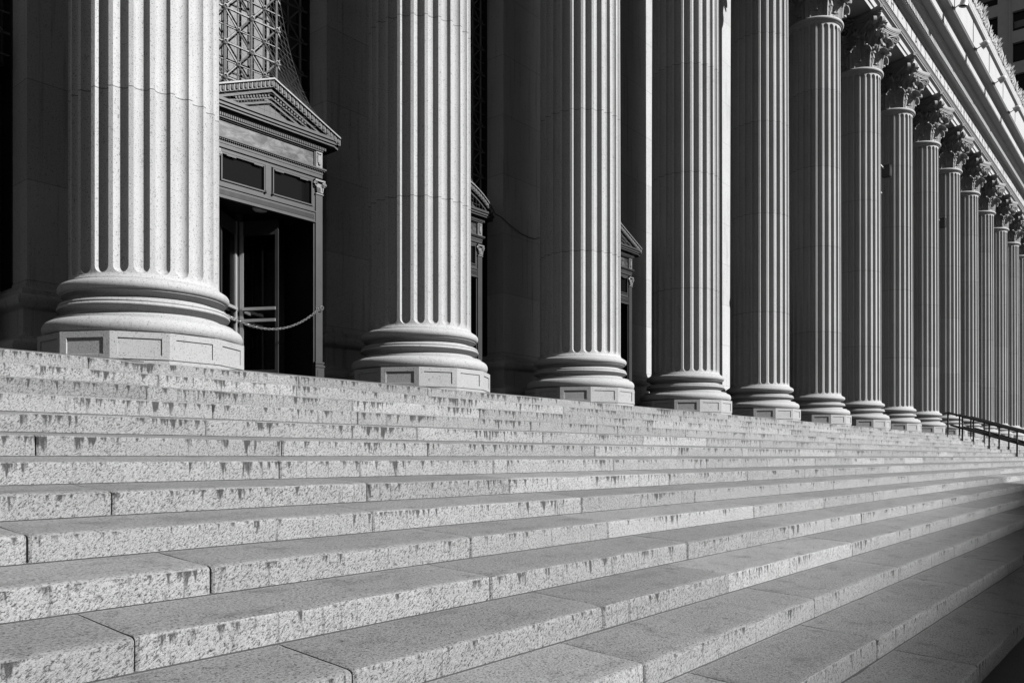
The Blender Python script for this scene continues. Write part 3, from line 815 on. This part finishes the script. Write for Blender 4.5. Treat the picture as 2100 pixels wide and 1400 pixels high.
def grille():
    root = empty('window'); B = M['bronze_bar']
    x0, x1, z0, z1 = -1.22, 1.46, 3.9, 14.75; px, pz = .4625, .532; ax, az = -.09, 8.378-ZL
    m = MB(); f = lambda a, b, s: [a+(k)*s for k in range(int((b-a)/s)+1)]
    mains = [ax+px*k for k in range(-2, 4)]; secs = [x+px/2 for x in mains]
    mains = [x for x in mains if x0 <= x <= x1]; secs = [x for x in secs if x0 <= x <= x1]
    for x in mains: m.bar((x,0,z0), (x,0,z1), .021, 6)
    for x in secs: m.bar((x,.01,z0), (x,.01,z1), .013, 6)
    z = az - pz*10
    while z < z1:
        if z > z0: m.bar((x0,.0,z), (x1,.0,z), .019, 6)
        if z0 < z+pz/2 < z1: m.bar((x0,.012,z+pz/2), (x1,.012,z+pz/2), .012, 6)
        for x in mains:
            for dx in (-1, 1):
                for dz in (-1, 1):
                    e = Vector((x+dx*px/2, .006, z+dz*pz/2))
                    if x0 <= e.x <= x1 and z0 < e.z < z1 and z0 < z < z1: m.bar((x,.006,z), e, .014, 5)
            if z0 < z < z1:
                m.tube([(x+.034*math.cos(q*PI/5), -.03, z+.034*math.sin(q*PI/5)) for q in range(10)], .014, 5, closed=True)
        for x in secs:
            if z0 < z+pz/2 < z1: m.tube([(x+.028*math.cos(q*PI/4), -.022, z+pz/2+.028*math.sin(q*PI/4)) for q in range(8)], .011, 5, closed=True)
        z += pz
    m.build('grille', B, root, smooth=40)
    m = MB(); m.box(x0,x1,.21,.25,z0,z1); m.build('window_pane', M['panel'], root)
    m = MB()
    for x in mains: m.box(x+.075,x+.095,.19,.205,z0,z1)
    for k in range(0, 11): m.box(x0,x1,.192,.204,z0+k*1.064,z0+k*1.064+.022)
    m.build('glazing_bars', M['bronze_black'], root)
    m = MB(); m.box(x0-.12,x0+.03,-.06,.3,0,z1); m.box(x1-.03,x1+.12,-.06,.3,0,z1); m.build('window_frame', M['bronze_black'], root)
    return root
g0 = grille()
for k in range(0, 8):
    o = g0 if k == 0 else copy_tree(g0); o.parent = bld; o.matrix_parent_inverse = Matrix.Identity(4)
    o.location = (X0+(k-.5)*SP, 11.4-11, ZL)

# ------------------------------------------------------------------ small things
# door chain
def chain():
    m = MB(); a, b = Vector((5.66, 9.62, 3.47)), Vector((7.955, 10.345, 3.80)); pts = []
    n = 400
    for k in range(n+1):
        t = k/n; p = a.lerp(b, t); p.z -= .33*4*t*(1-t)*(.92+.16*t); pts.append(p)
    L = [0]
    for p, q in zip(pts[:-1], pts[1:]): L.append(L[-1]+(q-p).length)
    m.lathe([(.001,-.01),(.045,-.01),(.045,.01),(.001,.01)], 10, mat=Matrix.Translation(a) @ Matrix.Rotation(R(90), 4, 'X')); m.tube([b+Vector((.02+.03*math.cos(q*PI/4),-.02,.03*math.sin(q*PI/4))) for q in range(8)], .007, 5, closed=True)
    pitch = .042; s = 0; k = 0; idx = 0
    while s < L[-1]:
        while L[idx] < s: idx += 1
        p = pts[idx]; d = (pts[min(idx+1, n)] - pts[max(idx-1, 0)]).normalized(); u = d.cross(Vector((0,0,1))).normalized(); w = d.cross(u)
        side = u if k % 2 else w; side = (u*math.cos(k*PI/2+.5) + w*math.sin(k*PI/2+.5))
        loop = [p + d*.030*math.cos(q*PI/5) + side*.015*math.sin(q*PI/5) for q in range(10)]
        m.tube(loop, .0044, 5, closed=True); s += pitch; k += 1
    return m
tag(chain().build('door_chain', M['steel'], smooth=60), 'sagging steel chain hung across the revolving door between column and jamb', 'chain')
# loose cable on the pier
m = MB(); pts = [(12.74,10.98,6.47),(12.90,10.88,6.40),(13.16,10.875,6.30),(13.5,10.87,6.20),(13.79,10.87,6.17),(14.0,10.87,6.175),(14.18,10.87,6.24),(14.45,10.87,6.3),(14.86,10.87,6.32)]
m.tube(pts, .010, 6); tag(m.build('cable', M['black'], smooth=60), 'thin black cable drooping across the pier behind the third column', 'cable')
# box floodlights between the columns
def box_light(x, labels):
    root = empty('box_floodlight', (x+.74, YC-.32, 12.3)); m = MB()
    m.box(.54,.84,-.46,-.16,-.20,.17); m.box(.52,.86,-.475,-.145,.172,.20); m.box(.57,.81,-.475,-.462,-.16,.13); m.build('lamp_housing', M['black'], root)
    m = MB(); m.bar((-.02,.02,.48), (.70,-.33,-.02), .028, 6); m.box(-.05,.03,-.03,.06,.40,.56); m.build('bracket', M['brushed'], root)
    m = MB(); m.bar((-.02,.02,-.55), (.46,-.20,-.86), .028, 6); m.box(-.05,.03,-.03,.06,-.62,-.46); m.build('stay_bar', M['brushed'], root)
    return tag(root, labels, 'floodlight', 'box floodlights fixed to columns')
box_light(X0+6*SP, 'black box floodlight with two pale stays on the side of the seventh column')
box_light(X0+8*SP, 'farther black box floodlight peeping out beside the ninth column')
# hooded floodlights on the cornice edge
def hood(tilt):
    root = empty('hooded_floodlight'); m = MB()
    m.bar((0,.05,-.05), (0,-.28,.10), .028, 6); m.box(-.07,.07,.0,.12,-.12,.02); m.build('lamp_arm', M['steel'], root)
    m = MB(); mt = Matrix.Translation((0,-.40,.13)) @ Matrix.Rotation(R(tilt), 4, 'X')
    m.lathe([(.001,.20),(.08,.195),(.135,.155),(.165,.08),(.178,-.02),(.195,-.15),(.215,-.21),(.20,-.21),(.178,-.15),(.15,0),(.09,.09),(.001,.11)], 18, mat=mt)
    m.build('lamp_hood', M['white'], root, smooth=40)
    m = MB(); m.lathe([(.001,-.14),(.174,-.14)], 18, mat=mt); m.build('lamp_lens', M['glass'], root)
    return root
HL = {0: 'highest white hooded floodlight on the cornice edge, pointing straight down', 1: 'second white hooded floodlight down the cornice edge, tilted outwards',
      2: 'third white hooded floodlight down the cornice edge, tilted outwards', 3: 'lowest white hooded floodlight on the cornice edge near the right border'}
for k in range(0, 4):
    o = hood(12 if k == 0 else 62); o.location = (38.15+k*SP, 7.56, 20.12)
    o.scale = (.82, .82, .82); tag(o, HL[k], 'floodlight', 'hooded floodlights along the cornice')
# handrails down the steps
def surf(y):   # height of the nosing line
    return SZ1 - (SY1-y)/TREAD*RISE
def handrail(x, lab):
    root = empty('handrail', (x, 8.6, ZL)); B = M['black']
    y1, y2 = 8.42, 1.4
    m = MB(); m.tube([(0,y1+.16-8.6,surf(y1)+.93-ZL),(0,y1-8.6,surf(y1)+.97-ZL),(0,y2-8.6,surf(y2)+.97-ZL),(0,y2-.25-8.6,surf(y2)+.93-ZL),(0,y2-.25-8.6,surf(y2)+.8-ZL)], .048, 8); m.build('top_rail', B, root, smooth=50)
    m = MB(); m.tube([(0,y1-.1-8.6,surf(y1)+.42-ZL),(0,y2-8.6,surf(y2)+.42-ZL)], .046, 8); m.build('lower_rail', B, root, smooth=50)
    y = 7.84
    ys = [8.42]
    while y > 1.2: ys.append(y); y -= 2*TREAD
    for yy in ys:
        st = max(0, math.ceil((SY1-yy)/TREAD - 1e-6)); zb = SZ1 - st*RISE + .01
        m = MB(); m.bar((0,yy-8.6,zb-ZL), (0,yy-8.6,surf(yy)+.97-ZL), .036, 8); m.lathe([(.06,zb-ZL),(.06,zb-ZL+.015),(.032,zb-ZL+.02)], 10, 0, yy-8.6); m.build('rail_post', B, root, smooth=50)
    return tag(root, lab, 'handrail', 'black handrails on the steps')
handrail(41.0, 'nearest black metal handrail descending the steps at the right')
handrail(43.4, 'middle black metal handrail of the three on the steps')
handrail(46.0, 'farthest black metal handrail of the three on the steps')

# ------------------------------------------------------------------ tall building beyond the end
def tower():
    root = tag(empty('office_tower', (130, 20, 0)), 'tall plain grey office tower with deep windows beyond the cresting', 'building')
    m = MB(); X = 0.0
    H = 112; fl = 4.26; ww = 2.66; hh = 2.67; pitch = 4.42
    ys = [18.77-20 - ww/2 + pitch*k for k in range(-9, 7)]
    zs = [61.86-hh - fl*14 + fl*k for k in range(0, 26)]
    ylo, yhi = ys[0]-3, ys[-1]+3
    # wall of pieces round the openings
    z = 0.0
    for zz in zs:
        m.box(X, X+.9, ylo, yhi, z, zz); z = zz+hh
        y = ylo
        for yy in ys: m.box(X, X+.9, y, yy-ww/2, zz, zz+hh); y = yy+ww/2
        m.box(X, X+.9, y, yhi, zz, zz+hh)
    m.box(X, X+.9, ylo, yhi, z, H); m.box(X+.95, X+30, ylo+.05, yhi-.05, 0, H-.2)
    m.build('tower_wall', M['tower'], root)
    m = MB()
    for yy in ys: m.box(X-.09, X-.003, yy+ww/2+.22, yy+ww/2+.42, 0, H)
    m.build('pilaster_strip', M['tower'], root)
    pane = MB(); pane.box(.55,.60,-ww/2,ww/2,0,hh); pane = pane.build('window', M['towerglass'], mesh_only=True)
    bl = MB(); bl.box(.50,.53,-ww/2+.12,ww/2-.12,.55,1.45); bl = bl.build('blind', M['blind'], mesh_only=True)
    for zz in zs[8:20]:
        for yy in ys[4:14]:
            o = bpy.data.objects.new('window', pane); COL.objects.link(o); o.parent = root; o.location = (X, yy, zz)
            if random.random() < .75:
                b = bpy.data.objects.new('window_blind', bl); COL.objects.link(b); b.parent = o; b.location = (0, 0, random.choice((0, -.1, .5)))
    return root
tower()
# building across the avenue whose roof shades the foot of the steps
DB = 110.0
root = tag(empty('avenue_block', (24.0+DB*math.sin(AZ), 4.85-DB*math.cos(AZ), 0)), 'flat roofed office block across the avenue, shading the lowest steps', 'building')
root.rotation_euler = (0, 0, math.atan(.171))
m = MB(); HB = DB*math.tan(EL); m.box(-150, 0, -30, 0, 0, HB-1); m.box(-150.2, .2, -30.2, .25, HB-.95, HB)
for k in range(38): m.box(-149+k*4, -147.6+k*4, .003, .22, .0, HB-1)
m.build('block_wall', M['road'], root)
m = MB()
for q in range(int((HB-5)/3.8)): m.box(-149.5, -.5, .003, .05, 1.6+q*3.8, 3.6+q*3.8)
m.build('window_band', M['towerglass'], root)

# ------------------------------------------------------------------ light
w = bpy.data.worlds.new('World'); SC.world = w; w.use_nodes = True; nt = w.node_tree; nt.nodes.clear()
sky = nt.nodes.new('ShaderNodeTexSky'); sky.sky_type = 'NISHITA'; sky.sun_disc = False; sky.sun_elevation = EL; sky.sun_rotation = PI - AZ
sky.air_density = 1.0; sky.dust_density = .6
bw = nt.nodes.new('ShaderNodeSeparateColor'); bg = nt.nodes.new('ShaderNodeBackground'); out = nt.nodes.new('ShaderNodeOutputWorld')
nt.links.new(sky.outputs[0], bw.inputs[0]); nt.links.new(bw.outputs[0], bg.inputs['Color']); nt.links.new(bg.outputs[0], out.inputs['Surface'])
bg.inputs['Strength'].default_value = .05
sl = bpy.data.lights.new('sun', 'SUN'); sl.energy = 5.0; sl.angle = R(.5); sl.color = (1, 1, 1)
so = bpy.data.objects.new('sun', sl); COL.objects.link(so)
tow = Vector((math.sin(AZ)*math.cos(EL), -math.cos(AZ)*math.cos(EL), math.sin(EL)))
so.rotation_euler = tow.to_track_quat('Z', 'Y').to_euler(); so.location = tow*60

cam = bpy.data.cameras.new('camera'); co = bpy.data.objects.new('camera', cam); COL.objects.link(co); SC.camera = co
co.location = (0, 0, E); co.rotation_euler = (PI/2, 0, R(39.385-90)); cam.sensor_width = 36; cam.lens = 1697/2100*36
cam.shift_y = (935.8-700)/2100; cam.clip_end = 3000; cam.clip_start = .05
SC.view_settings.view_transform = 'Standard'; SC.view_settings.look = 'None'; SC.view_settings.exposure = 1.5; SC.view_settings.gamma = 1
SC.cycles.max_bounces = 8; SC.cycles.diffuse_bounces = 1; SC.cycles.use_denoising = True
